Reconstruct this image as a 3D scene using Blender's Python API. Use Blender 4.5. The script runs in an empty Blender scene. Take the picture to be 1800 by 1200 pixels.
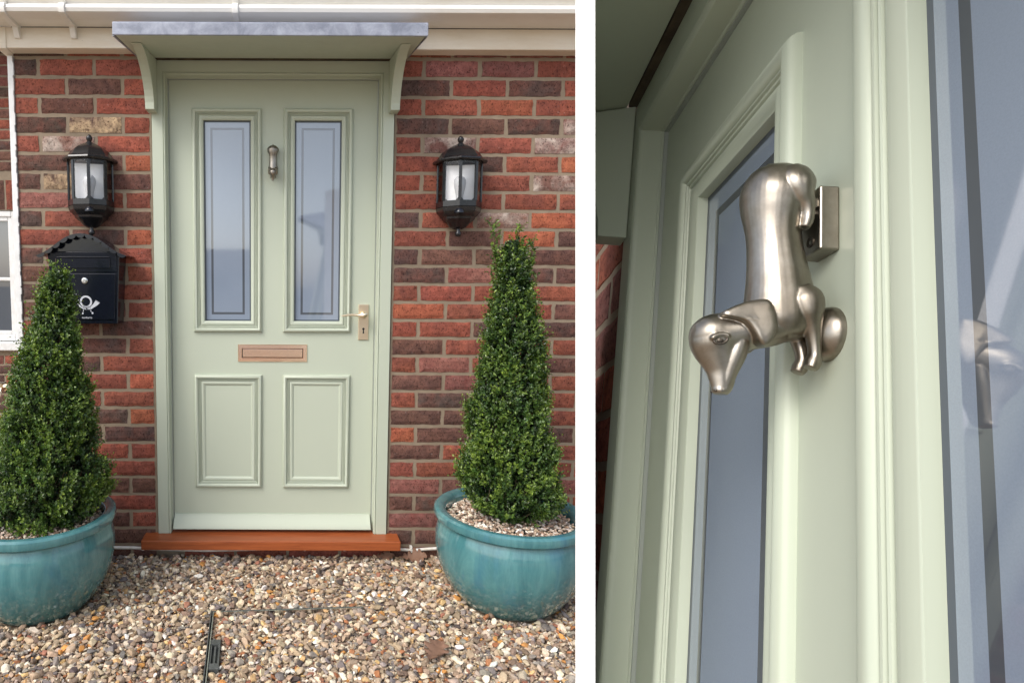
import bpy, bmesh, math, random
import numpy as np
from mathutils import Vector, Matrix, Euler, noise

random.seed(7); rng = np.random.default_rng(7)
SC = bpy.context.scene
COL = SC.collection
rad = math.radians

# ------------------------------------------------------------------ camera
cam_d = bpy.data.cameras.new("camera"); CAM = bpy.data.objects.new("camera", cam_d); COL.objects.link(CAM)
SC.camera = CAM
cam_d.sensor_fit = 'HORIZONTAL'; cam_d.sensor_width = 36.0
cam_d.lens = 36.0*1060/1800
cam_d.shift_x = (900-507.5)/1800
cam_d.clip_start = 0.02; cam_d.clip_end = 500
CAM.matrix_world = (Matrix.Translation((0.0673, -2.5132, 1.064)) @ Matrix.Rotation(rad(90)-0.0926, 4, 'X')
                    @ Matrix.Rotation(0.004, 4, 'Z'))

# ------------------------------------------------------------------ light
SUN_EL, SUN_AZ = 46.0, 46.0       # the sun stands behind the viewer's left shoulder, veiled by cloud
SC.world = bpy.data.worlds.new("World"); W = SC.world; W.use_nodes = True
nt = W.node_tree; nt.nodes.clear()
out = nt.nodes.new('ShaderNodeOutputWorld'); bg = nt.nodes.new('ShaderNodeBackground'); sky = nt.nodes.new('ShaderNodeTexSky')
sky.sky_type = 'NISHITA'; sky.sun_disc = False; sky.sun_elevation = rad(SUN_EL); sky.sun_rotation = rad(180+SUN_AZ)
sky.dust_density = 2.5; sky.air_density = 1.0
hs = nt.nodes.new('ShaderNodeHueSaturation'); hs.inputs['Saturation'].default_value = 0.58
nt.links.new(sky.outputs[0], hs.inputs['Color']); nt.links.new(hs.outputs[0], bg.inputs[0])
bg.inputs[1].default_value = 0.15
nt.links.new(bg.outputs[0], out.inputs[0])
sd = bpy.data.lights.new("sun", 'SUN'); sd.energy = 1.15; sd.angle = rad(30); sd.color = (1.0, .965, .92)
SUN = bpy.data.objects.new("sun", sd); COL.objects.link(SUN)
_d = Vector((-math.sin(rad(SUN_AZ))*math.cos(rad(SUN_EL)), -math.cos(rad(SUN_AZ))*math.cos(rad(SUN_EL)), math.sin(rad(SUN_EL))))
SUN.rotation_euler = _d.to_track_quat('Z', 'Y').to_euler(); SUN.location = _d*20
SC.view_settings.view_transform = 'Standard'; SC.view_settings.look = 'None'
SC.view_settings.exposure = 0.80; SC.view_settings.gamma = 1.0
SC.cycles.max_bounces = 8; SC.cycles.transparent_max_bounces = 12
SC.cycles.use_denoising = True

# ------------------------------------------------------------------ materials
def s2l(r, g, b):
    f = lambda c: (c/255/12.92) if c/255 <= .04045 else ((c/255+.055)/1.055)**2.4
    return (f(r), f(g), f(b), 1)
class NT:
    """small node helper"""
    def __init__(s, name):
        s.m = bpy.data.materials.new(name); s.m.use_nodes = True; s.t = s.m.node_tree
        s.b = s.t.nodes['Principled BSDF']; s.o = s.t.nodes['Material Output']
        s.co = s.t.nodes.new('ShaderNodeTexCoord').outputs['Object']
    def n(s, typ, **kw):
        x = s.t.nodes.new(typ)
        for k, v in kw.items():
            if k in x.inputs: x.inputs[k].default_value = v
            else: setattr(x, k, v)
        return x
    def l(s, a, b): s.t.links.new(a, b)
    def map(s, scale):
        m = s.n('ShaderNodeMapping'); m.inputs['Scale'].default_value = scale; s.l(s.co, m.inputs[0]); return m.outputs[0]
    def noise(s, scale, detail=4, rough=.55, vec=None, dist=0):
        x = s.n('ShaderNodeTexNoise'); x.inputs['Scale'].default_value = scale; x.inputs['Detail'].default_value = detail
        x.inputs['Roughness'].default_value = rough; x.inputs['Distortion'].default_value = dist
        s.l(vec or s.co, x.inputs['Vector']); return x.outputs['Fac']
    def ramp(s, fac, a, b, ca=(0, 0, 0, 1), cb=(1, 1, 1, 1)):
        r = s.n('ShaderNodeValToRGB'); e = r.color_ramp.elements
        e[0].position = a; e[1].position = b; e[0].color = ca; e[1].color = cb; s.l(fac, r.inputs[0]); return r.outputs[0]
    def mix(s, fac, a, b, mode='MIX'):
        x = s.n('ShaderNodeMix', data_type='RGBA', blend_type=mode)
        for v, i in ((fac, 0), (a, 6), (b, 7)):
            if isinstance(v, (int, float)): x.inputs[i].default_value = v
            elif isinstance(v, tuple): x.inputs[i].default_value = v
            else: s.l(v, x.inputs[i])
        return x.outputs[2]
    def mul(s, a, k):
        x = s.n('ShaderNodeMath', operation='MULTIPLY'); s.l(a, x.inputs[0])
        if isinstance(k, (int, float)): x.inputs[1].default_value = k
        else: s.l(k, x.inputs[1])
        return x.outputs[0]
    def attr(s, name):
        x = s.n('ShaderNodeAttribute'); x.attribute_name = name; return x
    def bump(s, h, strength=.3, dist=.002, prev=None):
        x = s.n('ShaderNodeBump'); x.inputs['Strength'].default_value = strength; x.inputs['Distance'].default_value = dist
        s.l(h, x.inputs['Height'])
        if prev: s.l(prev, x.inputs['Normal'])
        return x.outputs[0]
    def base(s, c):
        if isinstance(c, tuple): s.b.inputs['Base Color'].default_value = c
        else: s.l(c, s.b.inputs['Base Color'])
    def set(s, **kw):
        for k, v in kw.items():
            k = k.replace('_', ' ')
            if isinstance(v, (int, float, tuple)): s.b.inputs[k].default_value = v
            else: s.l(v, s.b.inputs[k])
    def nrm(s, x): s.l(x, s.b.inputs['Normal'])

M = {}
def sage():
    t = NT('sage_paint'); v = t.noise(3, 3)
    t.base(t.mix(v, (.458, .502, .400, 1), (.486, .530, .424, 1)))
    t.set(Roughness=t.ramp(t.noise(30, 3), .3, .7, (.36,)*3+(1,), (.46,)*3+(1,)))
    t.nrm(t.bump(t.noise(160, 2, .5, t.map((1, 1, .25))), .06, .0004, t.bump(t.noise(10, 2), .06, .001)))
    return t.m
M['sage'] = sage()
def brick():
    t = NT('wirecut_brick'); a = t.attr('Col'); b = t.attr('Sec')
    m = t.ramp(t.noise(11, 5, .62, dist=.6), .40, .64)
    c = t.mix(t.mul(m, b.outputs['Alpha']), a.outputs['Color'], b.outputs['Color'])
    c = t.mix(1, c, t.ramp(t.noise(38, 4, .6), .3, .72, (.66,)*3+(1,), (1.22,)*3+(1,)), 'MULTIPLY')
    fl = t.ramp(t.noise(170, 4, .7, t.map((1, 1, .7))), .36, .46)                      # drag-wire pits
    c = t.mix(1, c, t.mix(fl, (.34, .30, .30, 1), (1.05, 1.05, 1.05, 1)), 'MULTIPLY')
    w = t.mul(t.ramp(t.noise(95, 4, .7), .62, .74), t.ramp(t.noise(7, 3), .45, .62))    # lime specks
    c = t.mix(t.mul(w, .42), c, (.52, .47, .43, 1))
    t.base(c); t.set(Roughness=.9); t.b.inputs['Specular IOR Level'].default_value = .25
    t.nrm(t.bump(t.noise(190, 4, .7), .75, .0035, t.bump(t.noise(45, 3), .4, .003)))
    return t.m
M['brick'] = brick()
def mortar():
    t = NT('mortar'); c = t.mix(t.noise(26, 5, .65), (.195, .148, .10, 1), (.335, .265, .19, 1))
    c = t.mix(t.mul(t.ramp(t.noise(2.2, 4), .5, .68), .5), c, (.17, .135, .095, 1))
    t.base(c); t.set(Roughness=.95); t.nrm(t.bump(t.noise(260, 4, .7), .6, .003)); return t.m
M['mortar'] = mortar()
def upvc():
    t = NT('white_upvc'); st = t.ramp(t.noise(9, 6, .7, t.map((.5, 1, 1.6))), .52, .74)
    c = t.mix(t.mul(st, .35), (.80, .775, .72, 1), (.58, .50, .36, 1))
    sp = t.ramp(t.noise(120, 3, .7, t.map((.6, 1, 1))), .70, .76)
    c = t.mix(t.mul(sp, t.mul(t.ramp(t.noise(5, 3), .5, .65), .8)), c, (.13, .11, .08, 1))
    t.base(c); t.set(Roughness=.35); t.nrm(t.bump(t.noise(12, 2), .05, .002)); return t.m
M['upvc'] = upvc()
def cream():
    t = NT('cream_board'); st = t.ramp(t.noise(8, 6, .7, t.map((.4, 1, 2))), .45, .75)
    c = t.mix(t.mul(st, .5), (.80, .735, .62, 1), (.60, .475, .30, 1))
    sp = t.ramp(t.noise(70, 5, .75, t.map((.7, 1, .8))), .66, .73)
    c = t.mix(t.mul(sp, t.mul(t.ramp(t.noise(4.5, 3), .5, .62), .75)), c, (.11, .085, .06, 1))
    t.base(c); t.set(Roughness=.45); return t.m
M['cream'] = cream()
def simple(name, col, rough=.5, metal=0., spec=.5, bump=None, var=None):
    t = NT(name)
    if var: t.base(t.mix(t.ramp(t.noise(var[1], 4), .35, .65), col, var[0]))
    else: t.base(col)
    t.set(Roughness=rough, Metallic=metal); t.b.inputs['Specular IOR Level'].default_value = spec
    if bump: t.nrm(t.bump(t.noise(bump[0], 3), bump[1], bump[2]))
    return t.m
M['white'] = simple('white_paint', (.86, .86, .86, 1), .5, bump=(40, .03, .001))
M['trim'] = simple('white_sealed_trim', (.80, .80, .79, 1), .35, var=((.70, .70, .68, 1), 20))
M['black'] = simple('black_powder_coat', (.010, .0105, .012, 1), .22, bump=(350, .12, .0006), var=((.018, .018, .02, 1), 30))
M['boxblack'] = simple('black_letterbox_enamel', (.007, .009, .015, 1), .13, bump=(160, .05, .0006))
M['dark'] = simple('dark_void', (.006, .006, .007, 1), .8)
M['darkwood'] = simple('dark_stained_timber', (.045, .030, .018, 1), .8, bump=(60, .5, .003), var=((.10, .075, .045, 1), 25))
M['chrome'] = simple('steel', (.72, .72, .72, 1), .22, 1.)
M['silver'] = simple('silver_print', (.56, .58, .62, 1), .42)
M['grey'] = simple('grey_plastic', (.10, .105, .10, 1), .5, var=((.06, .065, .06, 1), 40))
M['seal'] = simple('grey_seal', (.34, .37, .33, 1), .6)
M['cable'] = simple('white_cable', (.76, .75, .72, 1), .45, var=((.62, .58, .5, 1), 30))
M['backing'] = simple('pale_backing', (.72, .72, .70, 1), .7)
M['bulb'] = simple('opal_bulb', (.55, .56, .58, 1), .12)
M['reflector'] = simple('white_reflector', (.93, .93, .93, 1), .4)
def lead():
    t = NT('lead_sheet'); c = t.mix(t.ramp(t.noise(14, 6, .65, dist=.5), .38, .66), (.19, .205, .25, 1), (.36, .38, .44, 1))
    c = t.mix(t.ramp(t.noise(46, 4, .7), .64, .74), c, (.12, .12, .14, 1))
    t.base(c); t.set(Roughness=.5, Metallic=.25); t.nrm(t.bump(t.noise(20, 3), .4, .004)); return t.m
M['lead'] = lead()
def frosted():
    t = NT('frosted_glass'); c = t.mix(t.noise(900, 2, .5), (.20, .245, .315, 1), (.25, .30, .38, 1))  # blue of the sky's reflection is put into the base colour
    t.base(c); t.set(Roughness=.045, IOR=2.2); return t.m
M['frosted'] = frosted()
def clearg():
    t = NT('clear_glass_stripe'); t.base((.075, .085, .10, 1)); t.set(Roughness=.01, IOR=2.2); return t.m
M['stripe'] = clearg()
M['spacer'] = simple('glazing_spacer', (.075, .09, .115, 1), .35)
def thin():
    t = NT('thin_clear_glass'); tr = t.n('ShaderNodeBsdfTransparent'); gl = t.n('ShaderNodeBsdfGlossy'); gl.inputs['Roughness'].default_value = .05
    tr.inputs[0].default_value = (1, 1, 1, 1)
    fr = t.n('ShaderNodeFresnel'); fr.inputs[0].default_value = 1.45; mx = t.n('ShaderNodeMixShader')
    t.l(fr.outputs[0], mx.inputs[0]); t.l(tr.outputs[0], mx.inputs[1]); t.l(gl.outputs[0], mx.inputs[2]); t.l(mx.outputs[0], t.o.inputs[0]); return t.m
M['thin'] = thin()
def pewter():
    t = NT('satin_pewter'); v = t.noise(28, 5, .65)
    c = t.mix(t.ramp(v, .35, .7), (.245, .215, .175, 1), (.38, .35, .305, 1)); t.base(c)
    t.set(Metallic=1., Roughness=t.ramp(t.noise(60, 4), .3, .7, (.30,)*3+(1,), (.41,)*3+(1,)))
    t.nrm(t.bump(t.noise(420, 3, .6, t.map((1, 1, .12))), .12, .0003, t.bump(t.noise(110, 3), .16, .0006))); return t.m
M['pewter'] = pewter()
M['pewterdark'] = simple('tarnished_pewter', (.10, .085, .07, 1), .45, .9)
def brass(name, a, b, r):
    t = NT(name); t.base(t.mix(t.noise(18, 4, .6, t.map((1, 1, 3))), a, b)); t.set(Metallic=1., Roughness=r)
    t.nrm(t.bump(t.noise(300, 3, .5, t.map((.1, 1, 1))), .08, .0006)); return t.m
M['copper'] = brass('brushed_copper', (.94, .62, .47, 1), (.97, .74, .58, 1), .25)
M['brass'] = brass('satin_brass', (.86, .70, .48, 1), (.93, .80, .62, 1), .30)
def oak():
    t = NT('oiled_hardwood'); v = t.map((.6, 14, 14)); g = t.noise(9, 6, .65, v, .8)
    c = t.mix(t.ramp(g, .3, .7), (.235, .052, .014, 1), (.40, .105, .030, 1)); c = t.mix(t.mul(t.ramp(t.noise(60, 3, .6, t.map((.25, 8, 8))), .55, .7), .5), c, (.13, .028, .008, 1))
    t.base(c); t.set(Roughness=.42); t.nrm(t.bump(g, .12, .001)); return t.m
M['oak'] = oak()
def glaze():
    t = NT('teal_glaze'); v = t.noise(5, 6, .7, t.map((1.6, 1.6, .55)), .7)
    c = t.mix(t.ramp(v, .35, .66), (.036, .135, .155, 1), (.088, .235, .238, 1))
    st = t.ramp(t.noise(20, 5, .7, t.map((1, 1, .10))), .46, .72)
    c = t.mix(t.mul(st, .45), c, (.14, .32, .325, 1))
    bl = t.mul(t.ramp(t.noise(9, 4, .6, t.map((1, 1, .3))), .55, .7), .6); c = t.mix(bl, c, (.036, .15, .23, 1))
    lo = t.n('ShaderNodeSeparateXYZ'); t.l(t.co, lo.inputs[0])
    c = t.mix(t.mul(t.ramp(lo.outputs[2], .02, .16, (1, 1, 1, 1), (0, 0, 0, 1)), .55), c, (.062, .145, .128, 1))  # glaze darker and greener towards the bottom
    sp = t.ramp(t.noise(130, 3, .7), .72, .76); c = t.mix(t.mul(sp, .7), c, (.03, .07, .075, 1))
    t.base(c); t.set(Roughness=t.ramp(t.noise(14, 4), .35, .7, (.10,)*3+(1,), (.26,)*3+(1,)))
    t.b.inputs['Coat Weight'].default_value = .5; t.b.inputs['Coat Roughness'].default_value = .05
    t.nrm(t.bump(t.noise(16, 3, .5, t.map((1, 1, .4))), .22, .004)); return t.m
M['glaze'] = glaze()
def stone():
    t = NT('gravel_stone'); a = t.attr('Col')
    c = t.mix(1, a.outputs['Color'], t.ramp(t.noise(130, 4, .7), .3, .72, (.72,)*3+(1,), (1.25,)*3+(1,)), 'MULTIPLY')
    t.base(c); t.set(Roughness=.8); t.b.inputs['Specular IOR Level'].default_value = .2; t.nrm(t.bump(t.noise(300, 4, .7), .5, .0012)); return t.m
M['stone'] = stone()
def groundm():
    t = NT('gravel_bed'); v = t.n('ShaderNodeTexVoronoi'); v.inputs['Scale'].default_value = 42; t.l(t.co, v.inputs['Vector'])
    sp = t.n('ShaderNodeSeparateColor'); t.l(v.outputs['Color'], sp.inputs[0])
    c = t.mix(sp.outputs[0], (.16, .11, .07, 1), (.52, .40, .28, 1)); t.base(c); t.set(Roughness=.9)
    t.nrm(t.bump(v.outputs['Distance'], .8, .01)); return t.m
M['ground'] = groundm()
M['asphalt'] = simple('asphalt', (.05, .05, .052, 1), .85, bump=(200, .5, .003), var=((.065, .065, .066, 1), 3))
M['tiles'] = simple('roof_tiles', (.055, .05, .052, 1), .7, bump=(9, .5, .03), var=((.08, .07, .07, 1), 4))
M['render'] = simple('pale_house_render', (.52, .50, .46, 1), .8)
def leafm():
    t = NT('box_leaf'); a = t.attr('Col'); t.base(a.outputs['Color']); t.set(Roughness=.33); t.b.inputs['Specular IOR Level'].default_value = .55
    tl = t.n('ShaderNodeBsdfTranslucent'); t.l(t.mix(1, a.outputs['Color'], (1.3, 1.5, .5, 1), 'MULTIPLY'), tl.inputs[0])
    mx = t.n('ShaderNodeMixShader'); mx.inputs[0].default_value = .22; t.l(t.b.outputs[0], mx.inputs[1]); t.l(tl.outputs[0], mx.inputs[2]); t.l(mx.outputs[0], t.o.inputs[0]); return t.m
M['leaf'] = leafm()
M['twig'] = simple('twig_bark', (.10, .075, .045, 1), .85, var=((.16, .12, .07, 1), 40))
def dead():
    t = NT('dry_oak_leaf'); t.base(t.mix(t.noise(30, 5), (.15, .075, .045, 1), (.27, .155, .10, 1))); t.set(Roughness=.7); t.nrm(t.bump(t.noise(70, 3), .4, .002)); return t.m
M['dead'] = dead()

# ------------------------------------------------------------------ mesh helpers
class MB:
    def __init__(s, tf=None): s.v = []; s.f = []; s.mi = []; s.tf = tf
    def add(s, vs, fs, mi=0):
        o = len(s.v); s.v += [Vector(x) for x in vs]; s.f += [[i+o for i in f] for f in fs]; s.mi += [mi]*len(fs); return s
    def box(s, x0, x1, y0, y1, z0, z1, mi=0):
        return s.add([(x0, y0, z0), (x1, y0, z0), (x1, y1, z0), (x0, y1, z0), (x0, y0, z1), (x1, y0, z1), (x1, y1, z1), (x0, y1, z1)],
                     [(0, 3, 2, 1), (4, 5, 6, 7), (0, 1, 5, 4), (1, 2, 6, 5), (2, 3, 7, 6), (3, 0, 4, 7)], mi)
    def prism(s, poly, a0, a1, axis='X', mi=0):
        # poly: 2-D points; axis X -> (y,z), Y -> (x,z), Z -> (x,y)
        P = {'X': lambda p, a: (a, p[0], p[1]), 'Y': lambda p, a: (p[0], a, p[1]), 'Z': lambda p, a: (p[0], p[1], a)}[axis]
        n = len(poly); vs = [P(p, a0) for p in poly]+[P(p, a1) for p in poly]
        fs = [tuple(range(n)), tuple(range(2*n-1, n-1, -1))]+[(i, i+n, (i+1) % n+n, (i+1) % n) for i in range(n)]
        return s.add(vs, fs, mi)
    def rings(s, rings, closed=True, caps=True, mi=0):
        n = len(rings[0]); vs = [p for r in rings for p in r]; fs = []
        for k in range(len(rings)-1):
            for i in range(n if closed else n-1):
                j = (i+1) % n; fs.append((k*n+i, k*n+j, (k+1)*n+j, (k+1)*n+i))
        if caps: fs.append(tuple(range(n-1, -1, -1))); fs.append(tuple((len(rings)-1)*n+i for i in range(n)))
        return s.add(vs, fs, mi)
    def lathe(s, prof, n=32, c=(0, 0, 0), a0=0, arc=None, mi=0, caps=True, ax='Z'):
        rs = []
        for r, z in prof:
            ring = []
            for i in range(n):
                a = a0+2*math.pi*i/n
                q = (r*math.cos(a), r*math.sin(a), z) if ax == 'Z' else (r*math.cos(a), -z, r*math.sin(a))
                ring.append((c[0]+q[0], c[1]+q[1], c[2]+q[2]))
            rs.append(ring)
        return s.rings(rs, True, caps, mi)
    def tube(s, pts, r, n=10, mi=0, caps=True, flat=1.0):
        pts = [Vector(p) for p in pts]; rs = r if isinstance(r, (list, tuple)) else [r]*len(pts); rings = []
        up = Vector((0, 0, 1))
        for k, p in enumerate(pts):
            d = (pts[min(k+1, len(pts)-1)]-pts[max(k-1, 0)]).normalized()
            a = d.cross(up); a = a.normalized() if a.length > 1e-4 else d.cross(Vector((0, 1, 0))).normalized()
            b = a.cross(d).normalized()
            rings.append([p+a*rs[k]*math.cos(2*math.pi*i/n)+b*rs[k]*flat*math.sin(2*math.pi*i/n) for i in range(n)])
        return s.rings(rings, True, caps, mi)
    def rectsweep(s, x0, x1, z0, z1, prof, y0, close=True, mi=0):
        # profile (inset, height towards the viewer) swept round a rectangle with mitred corners
        rings = []
        for d, h in prof:
            rings.append([(x0+d, y0-h, z0+d), (x0+d, y0-h, z1-d), (x1-d, y0-h, z1-d), (x1-d, y0-h, z0+d)])
        n = 4; vs = [p for r in rings for p in r]; fs = []
        for k in range(len(rings)-1):
            for i in range(4): fs.append((k*4+i, (k+1)*4+i, (k+1)*4+(i+1) % 4, k*4+(i+1) % 4))
        return s.add(vs, fs, mi)
    def build(s, name, mat, parent=None, smooth=None, bevel=0, seg=2, clip=None, fill=True):
        me = bpy.data.meshes.new(name)
        vs = [s.tf(v) for v in s.v] if s.tf else s.v
        me.from_pydata([tuple(v) for v in vs], [], s.f)
        for m in (mat if isinstance(mat, (list, tuple)) else [mat]): me.materials.append(M[m])
        me.polygons.foreach_set('material_index', s.mi)
        bm = bmesh.new(); bm.from_mesh(me)
        for co, no in (clip or []):
            bmesh.ops.bisect_plane(bm, geom=bm.verts[:]+bm.edges[:]+bm.faces[:], plane_co=co, plane_no=no, clear_outer=True)
            eds = [e for e in bm.edges if e.is_boundary]
            if eds and fill:
                try: bmesh.ops.holes_fill(bm, edges=eds)
                except Exception: pass
        bmesh.ops.recalc_face_normals(bm, faces=bm.faces); bm.to_mesh(me); bm.free()
        o = bpy.data.objects.new(name, me); COL.objects.link(o)
        if parent: o.parent = parent
        if smooth is not None:
            me.polygons.foreach_set('use_smooth', [True]*len(me.polygons)); me.set_sharp_from_angle(angle=rad(smooth))
        if bevel:
            md = o.modifiers.new('bevel', 'BEVEL'); md.width = bevel; md.segments = seg; md.limit_method = 'ANGLE'; md.angle_limit = rad(40); md.harden_normals = False
        return o
def tag(o, label=None, cat=None, group=None, kind=None):
    if label: o['label'] = label
    if cat: o['category'] = cat
    if group: o['group'] = group
    if kind: o['kind'] = kind
    return o
def thing(name, label, cat, loc=(0, 0, 0), group=None, mat=None):
    o = bpy.data.objects.new(name, None); COL.objects.link(o); o.empty_display_size = .1
    if mat is not None: o.matrix_world = mat
    else: o.location = loc
    return tag(o, label, cat, group)
def mesh_np(name, V, F, mats, cols=None, parent=None, smooth=False):
    """fast mesh: V (n,3); F (m,k) with one k"""
    me = bpy.data.meshes.new(name); n, (m, k) = len(V), F.shape
    me.vertices.add(n); me.vertices.foreach_set('co', V.astype(np.float32).ravel())
    me.loops.add(m*k); me.loops.foreach_set('vertex_index', F.astype(np.int32).ravel())
    me.polygons.add(m); me.polygons.foreach_set('loop_start', np.arange(0, m*k, k, dtype=np.int32))
    me.polygons.foreach_set('use_smooth', np.full(m, smooth))
    me.update(calc_edges=True)
    for mt in mats: me.materials.append(M[mt])
    if cols is not None:
        a = me.color_attributes.new('Col', 'FLOAT_COLOR', 'POINT'); a.data.foreach_set('color', cols.astype(np.float32).ravel())
    o = bpy.data.objects.new(name, me); COL.objects.link(o)
    if parent: o.parent = parent
    return o

# ------------------------------------------------------------------ where the close-up doorway stands
Rm = Matrix(((-.232963, .956022, .178186), (-.943527, -.266580, .196704), (.235554, -.122299, .964136)))
tv = Vector((.369334, .409666, -.008650))
loc = Matrix(((Rm[0][0], Rm[0][1], Rm[0][2], 0), (Rm[2][0], Rm[2][1], Rm[2][2], 0), (-Rm[1][0], -Rm[1][1], -Rm[1][2], 0), (0, 0, 0, 1)))
off = Matrix.Translation((tv.x, tv.z, -tv.y))
CM = CAM.matrix_world @ off @ loc @ Matrix.Translation((0, 0, -1.5))     # doorway space -> world
CMi = CM.inverted()
DF = .045                                                                 # door face lies this far behind the frame face
def TS(v): return Vector((v.x*.857, (v.y-DF)*.674, v.z))                  # the side doorway is narrower and shallower
GROUND = -.10
_gn = CMi.to_3x3() @ Vector((0, 0, -1)); CLIP_G = (CMi @ Vector((0, 0, GROUND-.03)), _gn)
_up = CAM.matrix_world.to_3x3() @ Vector((0, 1, 0)); _rt = CAM.matrix_world.to_3x3() @ Vector((1, 0, 0)); _fw = CAM.matrix_world.to_3x3() @ Vector((0, 0, -1))
_cp = CAM.matrix_world.translation
_ray = (_fw+_rt*((1029-507.5)/1060)).normalized(); _pn = _ray.cross(_up).normalized()   # points right
CLIP_P = (CMi @ (_cp - _pn*0), CMi.to_3x3() @ (-_pn))

# ------------------------------------------------------------------ ground
g = MB(); g.add([(-40, -9, GROUND-.012), (40, -9, GROUND-.012), (40, 6, GROUND-.012), (-40, 6, GROUND-.012)], [(0, 1, 2, 3)])
tag(g.build('ground', 'ground'), 'gravel bed of the front yard', 'ground', kind='structure')
g = MB(); g.add([(-300, -300, -.16), (300, -300, -.16), (300, 300, -.16), (-300, 300, -.16)], [(0, 1, 2, 3)])
tag(g.build('road', 'asphalt'), 'asphalt road beyond the yard', 'road', kind='structure')

# ------------------------------------------------------------------ brickwork
LIN = dict(R=(.290, .088, .056), O=(.375, .118, .064), D=(.096, .063, .053), B=(.170, .082, .060), P=(.260, .110, .090), C=(.100, .055, .046), W=(.21, .10, .08))
SEC = dict(R=(.16, .055, .045, .6), O=(.28, .075, .045, .6), D=(.17, .068, .05, .8), B=(.085, .045, .04, .7), P=(.20, .06, .05, .7), C=(.62, .45, .27, 1), W=(.48, .40, .34, .9))
def add_brick(V, F, C1, C2, x0, x1, z0, z1, y, code, depth=.05):
    nx, nz = max(2, int((x1-x0)/.022)), 4
    o = len(V); c = LIN[code]; k = random.uniform(.82, 1.18); c = [min(1, q*k*random.uniform(.95, 1.05)) for q in c]+[1]; s = list(SEC[code])
    tilt = random.uniform(-.0009, .0009); tl2 = random.uniform(-.0012, .0012)
    for j in range(nz+1):
        for i in range(nx+1):
            u, w = i/nx, j/nz; e = (i in (0, nx)) + (j in (0, nz))
            dx = (.0006+random.random()**2*.0042)*(1 if i == 0 else -1 if i == nx else 0); dz = (.0004+random.random()**2*.0034)*(1 if j == 0 else -1 if j == nz else 0)
            yy = y+tilt*(u-.5)*2+tl2*(w-.5)+(.0030+random.random()*.0016 if e else random.uniform(-.0004, .0004))
            V.append((x0+(x1-x0)*u+dx, yy, z0+(z1-z0)*w+dz)); C1.append(c); C2.append(s)
    W_ = nx+1
    for j in range(nz):
        for i in range(nx): F.append((o+j*W_+i, o+j*W_+i+1, o+(j+1)*W_+i+1, o+(j+1)*W_+i))
    rim = [o+i for i in range(nx+1)]+[o+j*W_+nx for j in range(1, nz+1)]+[o+nz*W_+i for i in range(nx-1, -1, -1)]+[o+j*W_ for j in range(nz-1, 0, -1)]
    b = len(V)
    for q in rim: V.append((V[q][0], y+depth, V[q][2])); C1.append(c); C2.append(s)
    n = len(rim)
    for a in range(n): F.append((rim[(a+1) % n], rim[a], b+a, b+(a+1) % n))
def brick_mesh(name, bricks, y, parent=None, tf=None, clip=None, mortar_boxes=(), depth=.05):
    V, F, C1, C2 = [], [], [], []
    for (x0, x1, z0, z1, code) in bricks: add_brick(V, F, C1, C2, x0, x1, z0, z1, y, code, depth)
    nb = len(F)
    mb = MB()
    for bx in mortar_boxes: mb.box(*bx)
    o0 = len(V); V += [tuple(v) for v in mb.v]; F += [tuple(i+o0 for i in f) for f in mb.f]
    C1 += [[.3, .3, .3, 1]]*len(mb.v); C2 += [[.3, .3, .3, 0]]*len(mb.v)
    if tf: V = [tuple(tf(Vector(v))) for v in V]
    me = bpy.data.meshes.new(name); me.from_pydata(V, [], F); me.materials.append(M['brick']); me.materials.append(M['mortar'])
    me.polygons.foreach_set('material_index', [0]*nb+[1]*(len(F)-nb))
    for nm, cc in (('Col', C1), ('Sec', C2)):
        a = me.color_attributes.new(nm, 'FLOAT_COLOR', 'POINT'); a.data.foreach_set('color', np.array(cc, np.float32).ravel())
    if clip:
        bm = bmesh.new(); bm.from_mesh(me)
        for co, no in clip: bmesh.ops.bisect_plane(bm, geom=bm.verts[:]+bm.edges[:]+bm.faces[:], plane_co=co, plane_no=no, clear_outer=True)
        bm.to_mesh(me); bm.free()
    o = bpy.data.objects.new(name, me); COL.objects.link(o)
    if parent: o.parent = parent
    return o
RIGHT = ["RPPRB", "DRDRB", "RRORP", "DBDWR", "RWRWD", "RDRO", "RRRWR", "RRRR", "DRWOR", "RBOBR", "DBBBR", "DPDBR", "RRRRO", "ORRBR", "RRDDR", "BRRRB",
         "RPRBR", "BPRRO", "RDBRR", "BBRRO", "OBRDR", "BRRRR", "RRRRO", "PBBPR", "BDRRO", "PBRRO", "DBBDR", "BDBBR", "RBRBR"]
LEFT = ["RRD", "RBR", "RBR", "RCD", "RWR", "OBD", "BCD", "RRP", "BRD", "ODR", "RBD", "RBB", "RBD", "RBB", "DBR", "RDB", "RDR", "ORB", "RRD", "ODB", "DBR", "RRB",
        "RRD", "BBR", "RRD", "RDB", "BBR", "BDB", "RBR"]
bricks = []; Z0 = 1.9652
XL, XR = -1.045, 2.1
for i in range(-1, 29):
    zt = Z0-.075*i; zb = zt-.0637
    half = (i % 2 == 0)
    row = RIGHT[max(i, 0)]; x = .497+.004; k = 0
    while x < XR:
        w = .1013 if (half and k == 0) else .2136
        bricks.append((x, min(x+w, XR), zb, zt, row[k % len(row)])); x += w+.0119; k += 1
    row = LEFT[max(i, 0)]; x = -.501; k = 0; half = not half
    while x > XL+.03:
        w = .1013 if (half and k == 0) else .2136
        bricks.append((max(x-w, XL), x, zb, zt, row[k % 3])); x -= w+.0119; k += 1
for i in (27, 28):                                   # the courses under the threshold
    zt = Z0-.075*i; x = -.49+(.11 if i % 2 else 0)
    while x < .48: bricks.append((x, min(x+.215, .49), zt-.0637, zt, 'R')); x += .2255
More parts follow.
